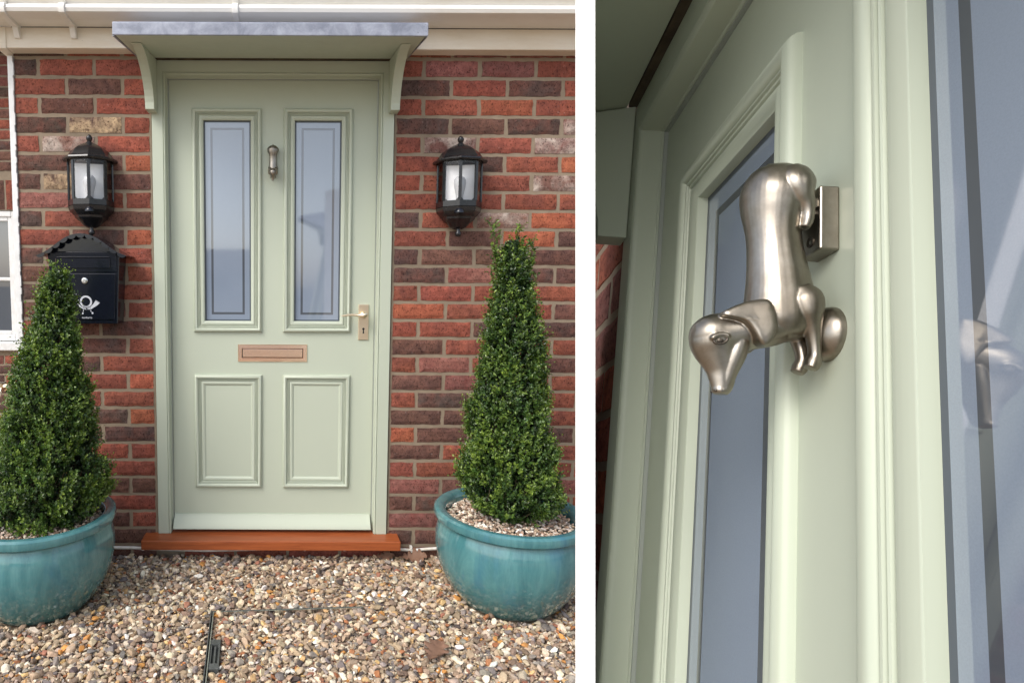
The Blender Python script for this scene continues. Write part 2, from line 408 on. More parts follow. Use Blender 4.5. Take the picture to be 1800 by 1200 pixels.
wall = tag(brick_mesh('brick_wall', bricks, .002, mortar_boxes=[(XL+.004, -.494, .0075, .105, -.2, 2.06), (.494, XR, .0075, .105, -.2, 2.06), (-.494, .494, .0075, .105, 1.975, 2.06), (-.494, .494, .0075, .105, -.2, -.045)]),
           'mottled red and dark brick front wall of the house around the far full green door', 'wall')
tb = MB().box(-1.066, -1.0455, -.003, .10, .72, 1.975)
zz = 1.95
while zz > .74:
    hh = random.uniform(.012, .06); tb.box(-1.0475, -1.0445+random.uniform(0, .0028), -.0032, .008, zz-hh, zz); zz -= hh+random.uniform(.0, .035)
tag(tb.build('corner_trim', 'trim', bevel=.002), 'narrow white vertical trim strip up the left edge of the front wall', 'trim')

# set-back wall on the far left with its window and tap
def plain_bricks(x0, x1, z0, z1, skip=None):
    out_ = []; zt = z1; i = 0
    while zt-.065 > z0:
        x = x0-(.1125 if i % 2 else 0)
        while x < x1:
            a, b = max(x, x0), min(x+.215, x1)
            if b-a > .02 and not (skip and a < skip[1] and b > skip[0] and zt > skip[2] and zt-.065 < skip[3]): out_.append((a, b, zt-.0637, zt, random.choice('RRBBDPR')))
            elif b-a > .02 and skip and a < skip[0]-.02 and zt > skip[2] and zt-.065 < skip[3]: out_.append((a, skip[0], zt-.0637, zt, random.choice('RRBBDP')))
            elif b-a > .02 and skip and b > skip[1]+.02 and zt > skip[2] and zt-.065 < skip[3]: out_.append((skip[1], b, zt-.0637, zt, random.choice('RRBBDP')))
            x += .2255
        zt -= .075; i += 1
    return out_
pb = plain_bricks(-3.2, -1.5, -.1, 2.78, (-3.0, -1.94, .575, 1.83))
for k in range(15): pb.append((-3.0+.0755*k, -3.0+.0755*k+.0645, 1.612, 1.825, random.choice('RBBDR')))   # soldier course over the window
tag(brick_mesh('side_wall', pb, 2.0, mortar_boxes=[(-3.2, -3.0, 2.0065, 2.1, -.2, 2.9), (-1.94, -1.3, 2.0065, 2.1, -.2, 2.9), (-3.0, -1.94, 2.0065, 2.1, -.2, .57), (-3.0, -1.94, 2.0065, 2.1, 1.606, 2.9)]),
    'set-back brick wall at the far left edge holding a white window', 'wall')
wn = thing('window', 'white framed window in the set-back brick wall at the far left', 'window', (-2.47, 2.0, .57))
f = MB()
def frame_rect(mb, x0, x1, z0, z1, w, y0, y1):
    mb.box(x0, x0+w, y0, y1, z0, z1); mb.box(x1-w, x1, y0, y1, z0, z1); mb.box(x0+w, x1-w, y0, y1, z0, z0+w); mb.box(x0+w, x1-w, y0, y1, z1-w, z1)
frame_rect(f, -.53, .525, .07, 1.035, .045, .012, .09); f.build('frame', 'trim', wn, bevel=.006)
f = MB(); frame_rect(f, -.484, .479, .116, .99, .03, .022, .07); f.box(-.454, .449, .03, .06, .52, .545); f.box(-.02, .015, .031, .061, .146, .519); f.box(-.02, .015, .031, .061, .546, .96)
f.build('sash', 'trim', wn, bevel=.004)
MB().box(-.455, .45, .04, .05, .145, .961).build('pane', 'stripe', wn)
MB().box(-.56, .54, -.035, .09, .0, .065).build('sill', 'trim', wn, bevel=.008)
tp = thing('garden_tap', 'small brass garden tap on the set-back wall at the far left', 'tap', (-2.07, 2.0, .285))
MB().lathe([(.028, -.002), (.028, .006), (.012, .012), (.012, .05)], 16, ax='Y').build('wall_plate', 'brass', tp, smooth=40)
MB().tube([(0, -.05, 0), (0, -.08, 0), (0, -.10, -.02), (0, -.105, -.05)], [.014, .016, .013, .011], 12).tube([(0, -.075, .01), (0, -.075, .045)], .008, 10).build('spout', 'brass', tp, smooth=40)
MB().tube([(-.03, -.075, .05), (.03, -.075, .05)], .008, 10).build('handle', 'pewterdark', tp, smooth=40)

# ------------------------------------------------------------------ eaves: gutter and box board
gt = thing('gutter', 'white plastic gutter along the eaves above the door canopy', 'gutter', (0, 0, 2.065))
yb, yf = -.055, -.178
prof = [(yb, 0), (yf+.012, -.002), (yf-.003, .004), (yf-.008, .016), (yf-.004, .028), (yf+.010, .034), (yf+.013, .040), (yf-.006, .058), (yf-.012, .085), (yf-.012, .11), (yf, .11), (yf, .085), (yf+.025, .045), (yf+.02, .012), (yb, .012)]
MB().prism(prof, -2.6, XR, 'X').build('channel', 'upvc', gt, smooth=35)
for xb in (-.995, -.775, -.135):
    b = MB(); pp = [(yb+.002, -.045), (yb-.012, -.045), (yb-.030, -.012), (yf+.010, -.007), (yf-.010, -.001), (yf-.016, .016), (yf-.012, .032), (yf+.006, .040), (yf-.012, .060), (yf-.019, .085), (yf-.019, .112), (yf-.008, .112), (yf+.02, .03), (yf+.03, .002), (yb+.002, .002)]
    pp = [(p[0], p[1]-.0015) for p in pp]
    b.prism(pp, xb-.011, xb+.011, 'X').build('bracket', 'upvc', gt, smooth=35, bevel=.0015)
bb = thing('eaves_board', 'stained cream boxed eaves board above the brick front wall', 'board', (0, 0, 1.985))
MB().box(-1.062, XR, yb, .105, 0, .0785).build('board', 'cream', bb, bevel=.004)
MB().box(-1.082, -1.042, yb-.005, .10, -.003, .0775).build('end_cap', 'cream', bb, bevel=.003)
sf = thing('eaves_soffit', 'pale eaves boards along the top of the set-back wall at the far left', 'soffit', (0, 2, 2.78))
MB().box(-3.2, -1.09, -.30, .2, .03, .05).build('soffit', 'upvc', sf)
MB().box(-3.2, -1.09, -.04, .02, 0, .029).build('bed_board', 'cream', sf, bevel=.004)
MB().box(-3.2, -1.09, -.33, -.301, .0, .20).build('fascia', 'cream', sf, bevel=.004)
rf = MB().prism([(-.12, 2.18), (.1, 2.10), (4.5, 3.9), (4.5, 4.0)], -1.075, XR, 'X')
tag(rf.build('house_roof', 'tiles'), 'dark tiled roof above the white gutter, out of the frame', 'roof')

# ------------------------------------------------------------------ door, frame and canopy builders (the two doorways share them)
PROF = [(0, 0), (.0006, .006), (.0025, .011), (.0055, .0148), (.0095, .0165), (.0135, .0152), (.0165, .0118), (.0180, .0078), (.0184, .0050), (.0194, .0050), (.0196, .0088), (.0208, .0100), (.0222, .0092), (.0230, .0060),
        (.0234, .0036), (.0244, .0036), (.0247, .0072), (.0260, .0082), (.0274, .0072), (.0282, .0040), (.0286, .0022), (.0298, .0022), (.0302, .0055), (.0325, .0070), (.0360, .0070), (.0400, .0056), (.0432, .0034), (.0450, .0022)]
PG = PROF+[(.0466, .0008), (.0468, -.016)]
PP = PROF+[(.0466, .0010), (.0475, -.0006)]
PANES = [(-.3355, -.0465), (.0430, .3300)]
def build_frame(label, tf=None, mat=None, clip=None, sill=True):
    root = thing('door_frame', label, 'door frame', mat=mat)
    # profile: (inset, y)
    pr = [(0, .075), (0, -.004), (.0012, -.0055), (.044, -.0055), (.0455, -.0035), (.0462, -.0015), (.0475, -.004), (.050, -.0062), (.0525, -.0050), (.0545, -.0015), (.055, .004), (.055, .034), (.0572, .036), (.0572, .075)]
    XO, ZT = .490, 1.959
    def piece(kind):
        m = MB(tf); rs = []
        for d, y in pr:
            if kind == 'l': rs.append([(-XO+d, y, 0.001), (-XO+d, y, ZT-d)])
            elif kind == 'r': rs.append([(XO-d, y, 0.001), (XO-d, y, ZT-d)])
            else: rs.append([(-XO+d, y, ZT-d), (XO-d, y, ZT-d)])
        n = len(rs); vs = [p for r in rs for p in r]
        fs = [(2*k, 2*k+1, 2*((k+1) % n)+1, 2*((k+1) % n)) for k in range(n)]+[tuple(2*k for k in range(n)), tuple(2*k+1 for k in range(n))]
        return m.add(vs, fs)
    for kd, nm in (('l', 'jamb'), ('r', 'jamb'), ('h', 'head')): piece(kd).build(nm, 'sage', root, smooth=32, clip=clip)
    s = MB(tf); s.box(-.4325, -.4298, .0385, .046, .0, 1.902).box(.4298, .4325, .0385, .046, .0, 1.902).box(-.4298, .4298, .0385, .046, 1.8993, 1.902)
    s.build('weather_seal', 'seal', root, clip=clip)
    if sill:
        MB(tf).box(-.547, .539, -.082, .10, -.040, 0).build('threshold', 'oak', root, bevel=.003)
    return root
def build_door(label, tf=None, mat=None, clip=None):
    root = thing('door', label, 'door', mat=mat)
    xl, xr, z0, z1 = -.4285, .4285, .006, 1.8985
    xs = [xl]+[v for a, b in PANES for v in (a+.03, b-.03)]+[xr]; zs = [z0, .866+.03, 1.787-.03, z1]
    m = MB(tf)
    for i in range(5):
        for j in range(3):
            if j == 1 and i in (1, 3): continue
            m.add([(xs[i], DF, zs[j]), (xs[i+1], DF, zs[j]), (xs[i+1], DF, zs[j+1]), (xs[i], DF, zs[j+1])], [(0, 1, 2, 3)])
    m.add([(xl, DF, z0), (xr, DF, z0), (xr, DF, z1), (xl, DF, z1), (xl, DF+.045, z0), (xr, DF+.045, z0), (xr, DF+.045, z1), (xl, DF+.045, z1)], [(0, 1, 5, 4), (1, 2, 6, 5), (2, 3, 7, 6), (3, 0, 4, 7), (4, 5, 6, 7)])
    m.build('leaf', 'sage', root, clip=clip, fill=False)
    for a, b in PANES:
        MB(tf).rectsweep(a, b, .866, 1.787, PG, DF).build('glazing_moulding', 'sage', root, smooth=38)
        gx0, gx1, gz0, gz1 = a+.047, b-.047, .913, 1.740
        p = MB(tf); yg = DF+.0135
        sx = [gx0-.012, gx0+.006, gx0+.027, gx0+.0365, gx1-.0365, gx1-.027, gx1-.006, gx1+.012]; sz = [gz0-.012, gz0+.006, gz0+.027, gz0+.0365, gz1-.0365, gz1-.027, gz1-.006, gz1+.012]
        for i in range(7):
            for j in range(7):
                ring = min(i, 6-i, j, 6-j); mi = {0: 2, 1: 0, 2: 1, 3: 0}[ring]
                p.add([(sx[i], yg, sz[j]), (sx[i+1], yg, sz[j]), (sx[i+1], yg, sz[j+1]), (sx[i], yg, sz[j+1])], [(0, 1, 2, 3)], mi)
        p.box(sx[0], sx[-1], yg+.004, yg+.024, sz[0], sz[-1], 2)
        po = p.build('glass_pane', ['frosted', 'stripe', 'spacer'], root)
    return root
def build_canopy(label, tf=None, mat=None, clip=None):
    root = thing('door_canopy', label, 'canopy', mat=mat); hw = .540
    zf0, zf1, yf_, zw = 1.915, 1.958, -.362, 1.967
    m = MB(tf).prism([(-.055, 2.02), (yf_, zf1), (yf_-.004, zf1-.004), (yf_-.004, zf0-.002), (yf_+.001, zf0-.003), (yf_+.002, zf1-.012), (-.055, 2.006)], -hw, hw, 'X')
    m.build('lead_roof', 'lead', root, bevel=.003, clip=clip)
    for s in (-1, 1):
        MB(tf).prism([(-.030, zw-.004), (-.030, 2.0), (yf_+.004, zf1-.014), (yf_+.004, zf0-.003)], s*hw-.0015, s*(hw-.006), 'X').build('side_flashing', 'lead', root, clip=clip)
    MB(tf).prism([(-.024, zw-.006), (-.024, zw+.010), (yf_+.006, zf0+.016), (yf_+.006, zf0)], -hw+.008, hw-.008, 'X').build('soffit', 'sage', root, clip=clip)
    MB(tf).box(-.470, .470, -.021, .010, 1.9605, 1.985).build('back_batten', 'darkwood', root, clip=clip)
    for s in (-1, 1):
        poly = [(-.007, 1.753), (-.062, 1.753)]
        yt, zt_ = -.262, 1.9165+.012
        for k in range(1, 13):
            a = k/12; poly.append((-.062+(yt+.062)*(1-math.cos(a*math.pi/2))**.92, 1.757+(zt_-.004-1.757)*math.sin(a*math.pi/2)**1.0))
        zs_ = lambda y: zw-.0068+(zf0-(zw-.006))*((y+.024)/(yf_+.006+.024))
        poly += [(yt, zs_(yt)), (-.007, zs_(-.024))]
        MB(tf).prism(poly, s*.466, s*.502, 'X').build('bracket', 'sage', root, bevel=.0015, clip=clip)
    return root

# ---- main doorway
build_frame('sage green door frame with reddish hardwood threshold set in the brick front wall')
door = build_door('full sage green front door with copper letter plate between the two planters')
build_canopy('small sage green porch canopy with lead top over the full front door')
for a, b in PANES:
    MB().rectsweep(a, b, .190, .684, PP, DF).build('panel_moulding', 'sage', door, smooth=38)
wb = MB().prism([(DF-.0005, .071), (DF-.006, .071), (DF-.010, .060), (.014, .040), (.004, .026), (.0015, .017), (.006, .0145), (DF-.0005, .016)], -.4275, .4235, 'X')
wb.build('weather_bar', 'sage', door, smooth=35)
lp = MB().rectsweep(-.149, .146, .739, .8135, [(0, -.001), (0, .0025), (.0028, .0052), (.0158, .0058), (.0172, .0042), (.0175, .0002)], DF).build('letter_plate', 'copper', door, smooth=30)
MB().box(-.1315, .1285, DF-.0008, DF-.0001, .7565, .796).build('slot', 'dark', lp)
MB().box(-.1290, .1262, DF-.0032, DF-.0009, .7590, .7935).build('flap', 'copper', lp, bevel=.001)
hd = MB().box(.3625, .4055, DF-.006, DF-.0003, .835, .985).build('handle_plate', 'brass', door, bevel=.0012)
MB().lathe([(.014, .0065), (.014, .012), (.010, .016), (.009, .042)], 18, (.3845, DF, .940), ax='Y').tube(
    [(.3935, DF-.048, .948), (.386, DF-.050, .9445), (.374, DF-.050, .9395), (.355, DF-.049, .9415), (.335, DF-.049, .9440), (.312, DF-.050, .9425), (.296, DF-.052, .9395), (.286, DF-.053, .9395)],
    [.0075, .0125, .0105, .0062, .0050, .0046, .0038, .0020], 12).build('lever', 'brass', hd, smooth=50)
MB().prism([(.3808, .862), (.3872, .862), (.3862, .877)]+[(.384+.0052*math.cos(a), .8815+.0052*math.sin(a)) for a in np.linspace(-.9, math.pi+.9, 10)]+[(.3818, .877)], DF-.0066, DF-.0056, 'Y').build('keyhole', 'dark', hd)
for x in (.3675, .4005):
    for z in (.841, .979): MB().lathe([(.0028, .006), (.0026, .0070), (.0008, .0072)], 10, (x, DF, z), ax='Y').build('screw', 'brass', hd, smooth=40)

# ---- the dachshund knocker, modelled once in doorway space (y negative = out from the door)
def ell_ring(c, d, ry, rx, n=20):
    # ring in the plane spanned by x and the in-profile normal of direction d (dy,dz)
    L = math.hypot(*d); nyz = (d[1]/L, -d[0]/L)
    return [(c[0]+rx*math.sin(2*math.pi*i/n), c[1]+nyz[0]*ry*math.cos(2*math.pi*i/n), c[2]+nyz[1]*ry*math.cos(2*math.pi*i/n)) for i in range(n)]
def catmull(pts, sub=5):
    P = [np.array(p, float) for p in pts]; P = [2*P[0]-P[1]]+P+[2*P[-1]-P[-2]]; o = []
    for k in range(1, len(P)-2):
        for j in range(sub):
            t = j/sub; a, b, c, d = P[k-1:k+3]
            q = .5*(2*b+(c-a)*t+(2*a-5*b+4*c-d)*t*t+(3*b-a-3*c+d)*t**3); q[3:] = np.maximum(q[3:], .0006); o.append(q)
    o.append(P[-2]); return o
def loft(m, pts, n=40):
    # pts: (x,y,z,ry,rx), smoothed
    pts = catmull(pts); rs = []
    for k, p in enumerate(pts):
        a, b = pts[max(k-1, 0)], pts[min(k+1, len(pts)-1)]
        rs.append(ell_ring(p[:3], (b[1]-a[1], b[2]-a[2]), p[3], p[4], n))
    m.rings(rs)
def dog_mesh():
    m = MB()
    loft(m, [(0, -.0330, 1.6388, .006, .006), (0, -.0330, 1.6372, .0110, .0115), (0, -.0332, 1.6325, .0158, .0160), (0, -.0340, 1.6240, .0190, .0195), (0, -.0348, 1.6150, .0202, .0208), (0, -.0352, 1.6050, .0192, .0190), (0, -.0350, 1.5950, .0176, .0165),
             (0, -.0344, 1.5830, .0162, .0150), (0, -.0328, 1.5680, .0170, .0150), (0, -.0312, 1.5530, .0186, .0158), (0, -.0302, 1.5400, .0202, .0170), (0, -.0296, 1.5280, .0214, .0176), (0, -.0290, 1.5180, .0200, .0168), (0, -.0288, 1.5105, .0145, .0125), (0, -.0288, 1.5068, .0060, .0060)])
    # neck and head, turned out and down
    loft(m, [(0, -.0240, 1.5210, .0120, .0125), (0, -.0360, 1.5165, .0145, .0140), (0, -.0480, 1.5120, .0142, .0132), (0, -.0590, 1.5085, .0148, .0136), (0, -.0690, 1.5060, .0150, .0140), (0, -.0770, 1.5045, .0124, .0122), (0, -.0825, 1.5040, .0076, .0078), (0, -.0846, 1.5040, .0022, .0022)])
    loft(m, [(0, -.0690, 1.5080, .0152, .0135), (0, -.0688, 1.5000, .0156, .0134), (0, -.0672, 1.4925, .0140, .0104), (0, -.0652, 1.4850, .0112, .0082), (0, -.0640, 1.4790, .0092, .0066), (0, -.0634, 1.4720, .0076, .0056), (0, -.0636, 1.4670, .0060, .0049), (0, -.0642, 1.4642, .0042, .0040)])
    loft(m, [(0, -.0560, 1.5010, .0080, .0118), (0, -.0578, 1.4920, .0078, .0106), (0, -.0598, 1.4840, .0070, .0086), (0, -.0612, 1.4765, .0058, .0068), (0, -.0622, 1.4700, .0046, .0054)])      # jaw
    loft(m, [(0, -.0640, 1.4690, .0052, .0046), (0, -.0648, 1.4652, .0048, .0050), (0, -.0650, 1.4632, .0032, .0036)])                              # nose pad
    for s in (-1, 1):
        # hanging ear: thick domed flap lying on the side of the head
        ear = [(-.0700, 1.5190), (-.0610, 1.5250), (-.0520, 1.5290), (-.0440, 1.5302), (-.0408, 1.5255), (-.0384, 1.5165), (-.0380, 1.5090), (-.0400, 1.5020), (-.0440, 1.4975), (-.0480, 1.4990), (-.0520, 1.5060), (-.0570, 1.5125), (-.0640, 1.5150), (-.0700, 1.5160)]
        ex = catmull([(p[0], p[1], 0, 1, 1) for p in ear+[ear[0]]], 4)[:-1]; cy, cz = -.0500, 1.5135
        m.rings([[(s*(x+.0012-.05*max(0, -(p[0]+.056))), cy+(p[0]-cy)*k, cz+(p[1]-cz)*k) for p in ex] for x, k in ((.0070, 1), (.0142, 1), (.0156, .985), (.0165, .94), (.0172, .84), (.0177, .66), (.0180, .4), (.0181, .12))])
        # haunch, shank and hind paw
        loft(m, [(s*.0130, -.0300, 1.6330, .0050, .0050), (s*.0145, -.0285, 1.6270, .0092, .0078), (s*.0152, -.0270, 1.6185, .0108, .0088), (s*.0146, -.0245, 1.6110, .0082, .0078), (s*.0132, -.0212, 1.6050, .0056, .0060), (s*.0120, -.0196, 1.5985, .0042, .0050), (s*.0114, -.0198, 1.5920, .0040, .0048), (s*.0112, -.0210, 1.5870, .0030, .0038)], 28)
        # shoulder, foreleg and paw
        loft(m, [(s*.0110, -.0235, 1.5420, .0070, .0060), (s*.0125, -.0200, 1.5350, .0098, .0078), (s*.0122, -.0180, 1.5250, .0086, .0076), (s*.0102, -.0152, 1.5150, .0054, .0054), (s*.0084, -.0132, 1.5050, .0040, .0043), (s*.0076, -.0124, 1.4970, .0038, .0041), (s*.0076, -.0134, 1.4910, .0047, .0046), (s*.0080, -.0152, 1.4870, .0038, .0042)], 28)
        # eyelids
        m.tube([(s*.0128, -.0702+.0050*math.cos(t), 1.4992+.0036*math.sin(t)+.0012*math.cos(t)) for t in np.linspace(.1, math.pi-.1, 11)], [.0008]+[.0018]*9+[.0008], 10)
        loft(m, [(s*.0080, -.0775, 1.5035, .0040, .0035), (s*.0098, -.0740, 1.5040, .0048, .0036), (s*.0106, -.0690, 1.5045, .0044, .0030), (s*.0110, -.0640, 1.5040, .0030, .0020)], 16)
    # tail curled over the rump
    m.tube([(0, -.025, 1.628), (0, -.026, 1.6350), (0, -.031, 1.6392), (0, -.038, 1.6388), (0, -.043, 1.6350)], [.004, .0045, .0042, .0034, .0015], 12)
    o = m.build('dog_tmp', 'pewter')
    md = o.modifiers.new('r', 'REMESH'); md.mode = 'VOXEL'; md.voxel_size = .0006; md.use_smooth_shade = True
    sm = o.modifiers.new('s', 'SMOOTH'); sm.factor = .5; sm.iterations = 4
    dg = bpy.context.evaluated_depsgraph_get(); dg.update()
    me = bpy.data.meshes.new_from_object(o.evaluated_get(dg)); bpy.data.objects.remove(o); me.name = 'dachshund'
    me.polygons.foreach_set('use_smooth', [True]*len(me.polygons)); return me
DOG = dog_mesh()
def tf_dog(sx, sy, sz, zc): return None
def build_knocker(parent, label, mtx):
    k = MB().box(-.014, .0115, -.0118, 0, 1.5725, 1.6205).build('door_knocker', 'pewter', parent, bevel=.0012); k.matrix_local = mtx
    k['label'] = label
    d = bpy.data.objects.new('dog_figure', DOG); COL.objects.link(d); d.parent = k
    MB().lathe([(.0190, 0), (.0192, .0010), (.0186, .0040), (.0165, .0075), (.0125, .0105), (.0070, .0125), (.0010, .0132)], 28, (0, 0, 1.5145), ax='Y').build('strike_knob', 'pewter', k, smooth=50)
    MB().lathe([(.0040, .0116), (.0040, .0124), (.0030, .0119), (.0005, .0117)], 16, (.0005, 0, 1.5815), ax='Y').build('screw', 'pewterdark', k, smooth=40)
    MB().tube([(-.0095, -.0150, 1.6075), (.0095, -.0150, 1.6075)], .0038, 12).box(-.006, .006, -.016, -.0115, 1.601, 1.613).build('hinge_pin', 'pewter', k, smooth=40)
    for s in (-1, 1):
        e = MB()
        e.tube([(s*.0129, -.0700+.0040*math.cos(t), 1.4988+.0027*math.sin(t)+.0009*math.cos(t)) for t in np.linspace(0, 2*math.pi, 25)], .0009, 8)
        e.lathe([(.0001, -.0034), (.0020, -.0027), (.0030, -.0013), (.0034, 0), (.0030, .0013), (.0020, .0027), (.0001, .0034)], 14, (s*.0103, -.0700, 1.4988)).build('eye', 'pewterdark', k, smooth=60)
        e = MB(); e.lathe([(.0001, -.0011), (.0009, -.0007), (.0012, 0), (.0009, .0007), (.0001, .0011)], 10, (s*.0028, -.0680, 1.4650)).build('nostril', 'pewterdark', k, smooth=60)
    return k
sK = .83
build_knocker(door, 'small pewter dachshund door knocker hanging head down', Matrix.Translation((0, DF, 1.487)) @ Matrix.Diagonal((1.02, sK, sK, 1)) @ Matrix.Translation((0, 0, -1.4626)))

# ---- close-up doorway on the right
build_frame('sage green door frame seen steeply from below in the right hand close-up', TS, CM, [CLIP_G], sill=False)
door2 = build_door('sage green door seen close up with a big pewter dachshund knocker beside frosted glass', TS, CM, [CLIP_G])
build_canopy('underside of sage green canopy at the top left corner of the close-up', TS, CM, [CLIP_P])
build_knocker(door2, 'large satin pewter dachshund knocker with bowed head and hanging ears', Matrix.Translation((-.003, 0, 0)))
bs = []
for i in range(0, 28):
    zt = 1.96-.075*i; x = -.497; k = 0
    while x > -.95:
        w = .1013 if (i % 2 and k == 0) else .2136
        bs.append((x-w, x, zt-.0637, zt, random.choice('RRRPOPDR'))); x -= w+.0119; k += 1
w2 = brick_mesh('brick_wall', bs, .006, tf=TS, clip=[CLIP_P, CLIP_G], mortar_boxes=[(-.95, -.4915, .0115, .07, -.1, 2.05)], depth=.03)
w2.matrix_world = CM; tag(w2, 'strip of red brick wall beside the frame at the left of the close-up', 'wall')
# added white strip between the two views, a thin board edge-on
pst = MB(); hw = .5*28.4/1060*.62*1.0
for s0, s1 in ((-1, 1),):
    P = []
    for d in (.62, 1.06):
        for s in (-1, 1):
            for h in (-1.35, .75): P.append(_cp+_ray*(d*1.0)+_pn*s*hw+_up*h)
    # order: d0s-h-, d0s-h+, d0s+h-, d0s+h+, d1...
    pst.add(P, [(0, 2, 3, 1), (4, 5, 7, 6), (0, 1, 5, 4), (2, 6, 7, 3), (1, 3, 7, 5), (0, 4, 6, 2)])
tag(pst.build('white_divider', 'white', bevel=.0006), 'added plain white strip, a thin upright board between the two views', 'post')

# ------------------------------------------------------------------ wall lanterns
def lantern(x, label, ang=0):
    root = thing('wall_lantern', label, 'lantern', (x, 0, 1.40), 'black half lanterns either side of the door')
    A = [math.pi+k*math.pi/4 for k in range(5)]                       # half octagon in front of the wall
    def hr(r, z, back=.0): return [(r*math.cos(a), r*math.sin(a)-back, z) for a in A]
    def half(m, prof, back=.018, mi=0): m.rings([[(r*math.cos(A[0]), 0, z)]+hr(r, z, back)+[(r*math.cos(A[4]), 0, z)] for r, z in prof], True, True, mi)
    m = MB(); half(m, [(.103, .153), (.107, .158), (.105, .164), (.091, .171), (.084, .180), (.072, .196), (.056, .209), (.038, .219), (.022, .226), (.014, .228)]); m.build('roof', 'black', root, smooth=25)
    MB().lathe([(.012, .218), (.013, .226), (.008, .231), (.0115, .238), (.013, .245), (.009, .253), (.003, .258)], 14, (0, -.035, 0)).build('finial', 'black', root, smooth=50)
    R0 = .086
    m = MB(); half(m, [(R0+.003, -.022), (R0+.003, .000)]); half(m, [(R0+.003, .148), (R0+.003, .157)])
    for k in range(5):
        c, s = math.cos(A[k]), math.sin(A[k]); p = Vector((R0*c, R0*s-.018, 0)); t = Vector((-s, c, 0)); n = Vector((c, s, 0))
        wv = .0062 if k not in (0, 4) else .0055
        m.add([p+t*a+n*b+Vector((0, 0, z)) for z in (.000, .148) for a, b in ((-wv, -.004), (wv, -.004), (wv, .003), (-wv, .003))], [(0, 1, 5, 4), (1, 2, 6, 5), (2, 3, 7, 6), (3, 0, 4, 7)])
    for k in range(4):                                                 # notched corners of each glazed opening
        a, b = [Vector((R0*math.cos(A[j]), R0*math.sin(A[j])-.018, 0)) for j in (k, k+1)]; d = (b-a).normalized(); n = Vector((d.y, -d.x, 0))
        for e, sg in ((a, 1), (b, -1)):
            for zc, sz in ((.0, 1), (.148, -1)):
                q = e+d*sg*.006; tri = [q+Vector((0, 0, zc)), q+d*sg*.010+Vector((0, 0, zc)), q+Vector((0, 0, zc+sz*.010))]
                m.add([v+n*.0015 for v in tri]+[v-n*.0015 for v in tri], [(0, 1, 2), (3, 5, 4), (0, 3, 4, 1), (1, 4, 5, 2), (2, 5, 3, 0)])
    m.box(-.088, -.080, -.02, -.001, 0, .148); m.box(.080, .088, -.02, -.001, 0, .148)
    m.build('cage', 'black', root, smooth=25)
    m = MB(); half(m, [(R0+.0035, -.024), (R0, -.040), (.070, -.058), (.066, -.060), (.064, -.068), (.050, -.080), (.046, -.082), (.032, -.098), (.016, -.106), (.010, -.107)]); m.build('base_cup', 'black', root, smooth=25)
    MB().lathe([(.009, -.105), (.007, -.114), (.0125, -.122), (.0125, -.130), (.008, -.136), (.002, -.138)], 14, (0, -.03, 0)).build('finial', 'black', root, smooth=50)
    MB().lathe([(.019, -.020), (.019, -.014), (.014, -.006), (.006, -.001), (.001, 0)], 16, (0, -.096, -.030)).build('sensor', 'boxblack', root, smooth=50)
    MB().box(-.064, .064, -.058, -.055, .001, .140).build('reflector', 'reflector', root)
    m = MB()
    for k in range(4):
        a, b = [Vector((R0*math.cos(A[j]), R0*math.sin(A[j])-.018, 0))*1.0 for j in (k, k+1)]
        m.add([a, b, b+Vector((0, 0, .148)), a+Vector((0, 0, .148))], [(0, 1, 2, 3)])
    m.build('glass', 'thin', root)
    MB().lathe([(.014, .004), (.0145, .022), (.017, .034), (.0215, .052), (.0240, .068), (.022, .082), (.014, .092), (.004, .096)], 20, (0, -.072, 0)).build('bulb', 'bulb', root, smooth=60)
    root.rotation_euler = (0, 0, rad(ang)); root.location.y = -.014; return root
lantern(-.738, 'black half lantern on the brick wall above the letterbox', 13)
lantern(.757, 'black half lantern on the brick wall above the taller clipped shrub', -13)

# ------------------------------------------------------------------ letterbox
mb_ = thing('letterbox', 'black metal wall letterbox with scalloped roof and silver post horn', 'letterbox', (-.7475, 0, .908))
def taper(z): return .126+.0165*z/.28                                   # half width at height z
yF = -.104
b = MB(); b.add([(-taper(0), 0, 0), (taper(0), 0, 0), (taper(0), yF+.012, 0), (-taper(0), yF+.012, 0), (-taper(.285), 0, .285), (taper(.285), 0, .285), (taper(.285), yF, .285), (-taper(.285), yF, .285)],
                [(0, 1, 2, 3), (0, 4, 5, 1), (1, 5, 6, 2), (2, 6, 7, 3), (3, 7, 4, 0), (4, 7, 6, 5)])
b.prism([(-.137, .284), (.137, .284), (.112, .300), (.075, .325), (.036, .343), (0, .348), (-.036, .343), (-.075, .325), (-.112, .300)], yF+.0005, -.001, 'Y')
b.build('body', 'boxblack', mb_, bevel=.0025)
yfz = lambda z: yF+.012*(1-z/.285)
def fplate(x0, x1, z0, z1, h, tp=0, ex=.0005):
    m = MB(); q = [(x0+tp, z0), (x1-tp, z0), (x1, z1), (x0, z1)]
    m.add([(x, yfz(z)+ex, z) for x, z in q]+[(x, yfz(z)-h, z) for x, z in q], [(4, 5, 6, 7), (0, 1, 5, 4), (1, 2, 6, 5), (2, 3, 7, 6), (3, 0, 4, 7), (3, 2, 1, 0)]); return m
fplate(-.131, .131, .207, .284, .0025).build('front_panel', 'boxblack', mb_, bevel=.001)
fl = fplate(-.104, .106, .221, .262, .0065).build('flap', 'boxblack', mb_, bevel=.0012)
fplate(-.1045, .1065, .2625, .2655, .010).build('flap_hood', 'boxblack', mb_, bevel=.0008)
dr = fplate(-.126, .126, .016, .199, .0035, .010).build('door', 'boxblack', mb_, bevel=.0012)
MB().lathe([(.0125, .003), (.0125, .0065), (.0108, .0082), (.006, .0086), (.0055, .0072), (.001, .0072)], 20, (.0025, yfz(.172), .172), ax='Y').build('lock', 'chrome', dr, smooth=40)
hy = lambda z: yfz(z)-.0042
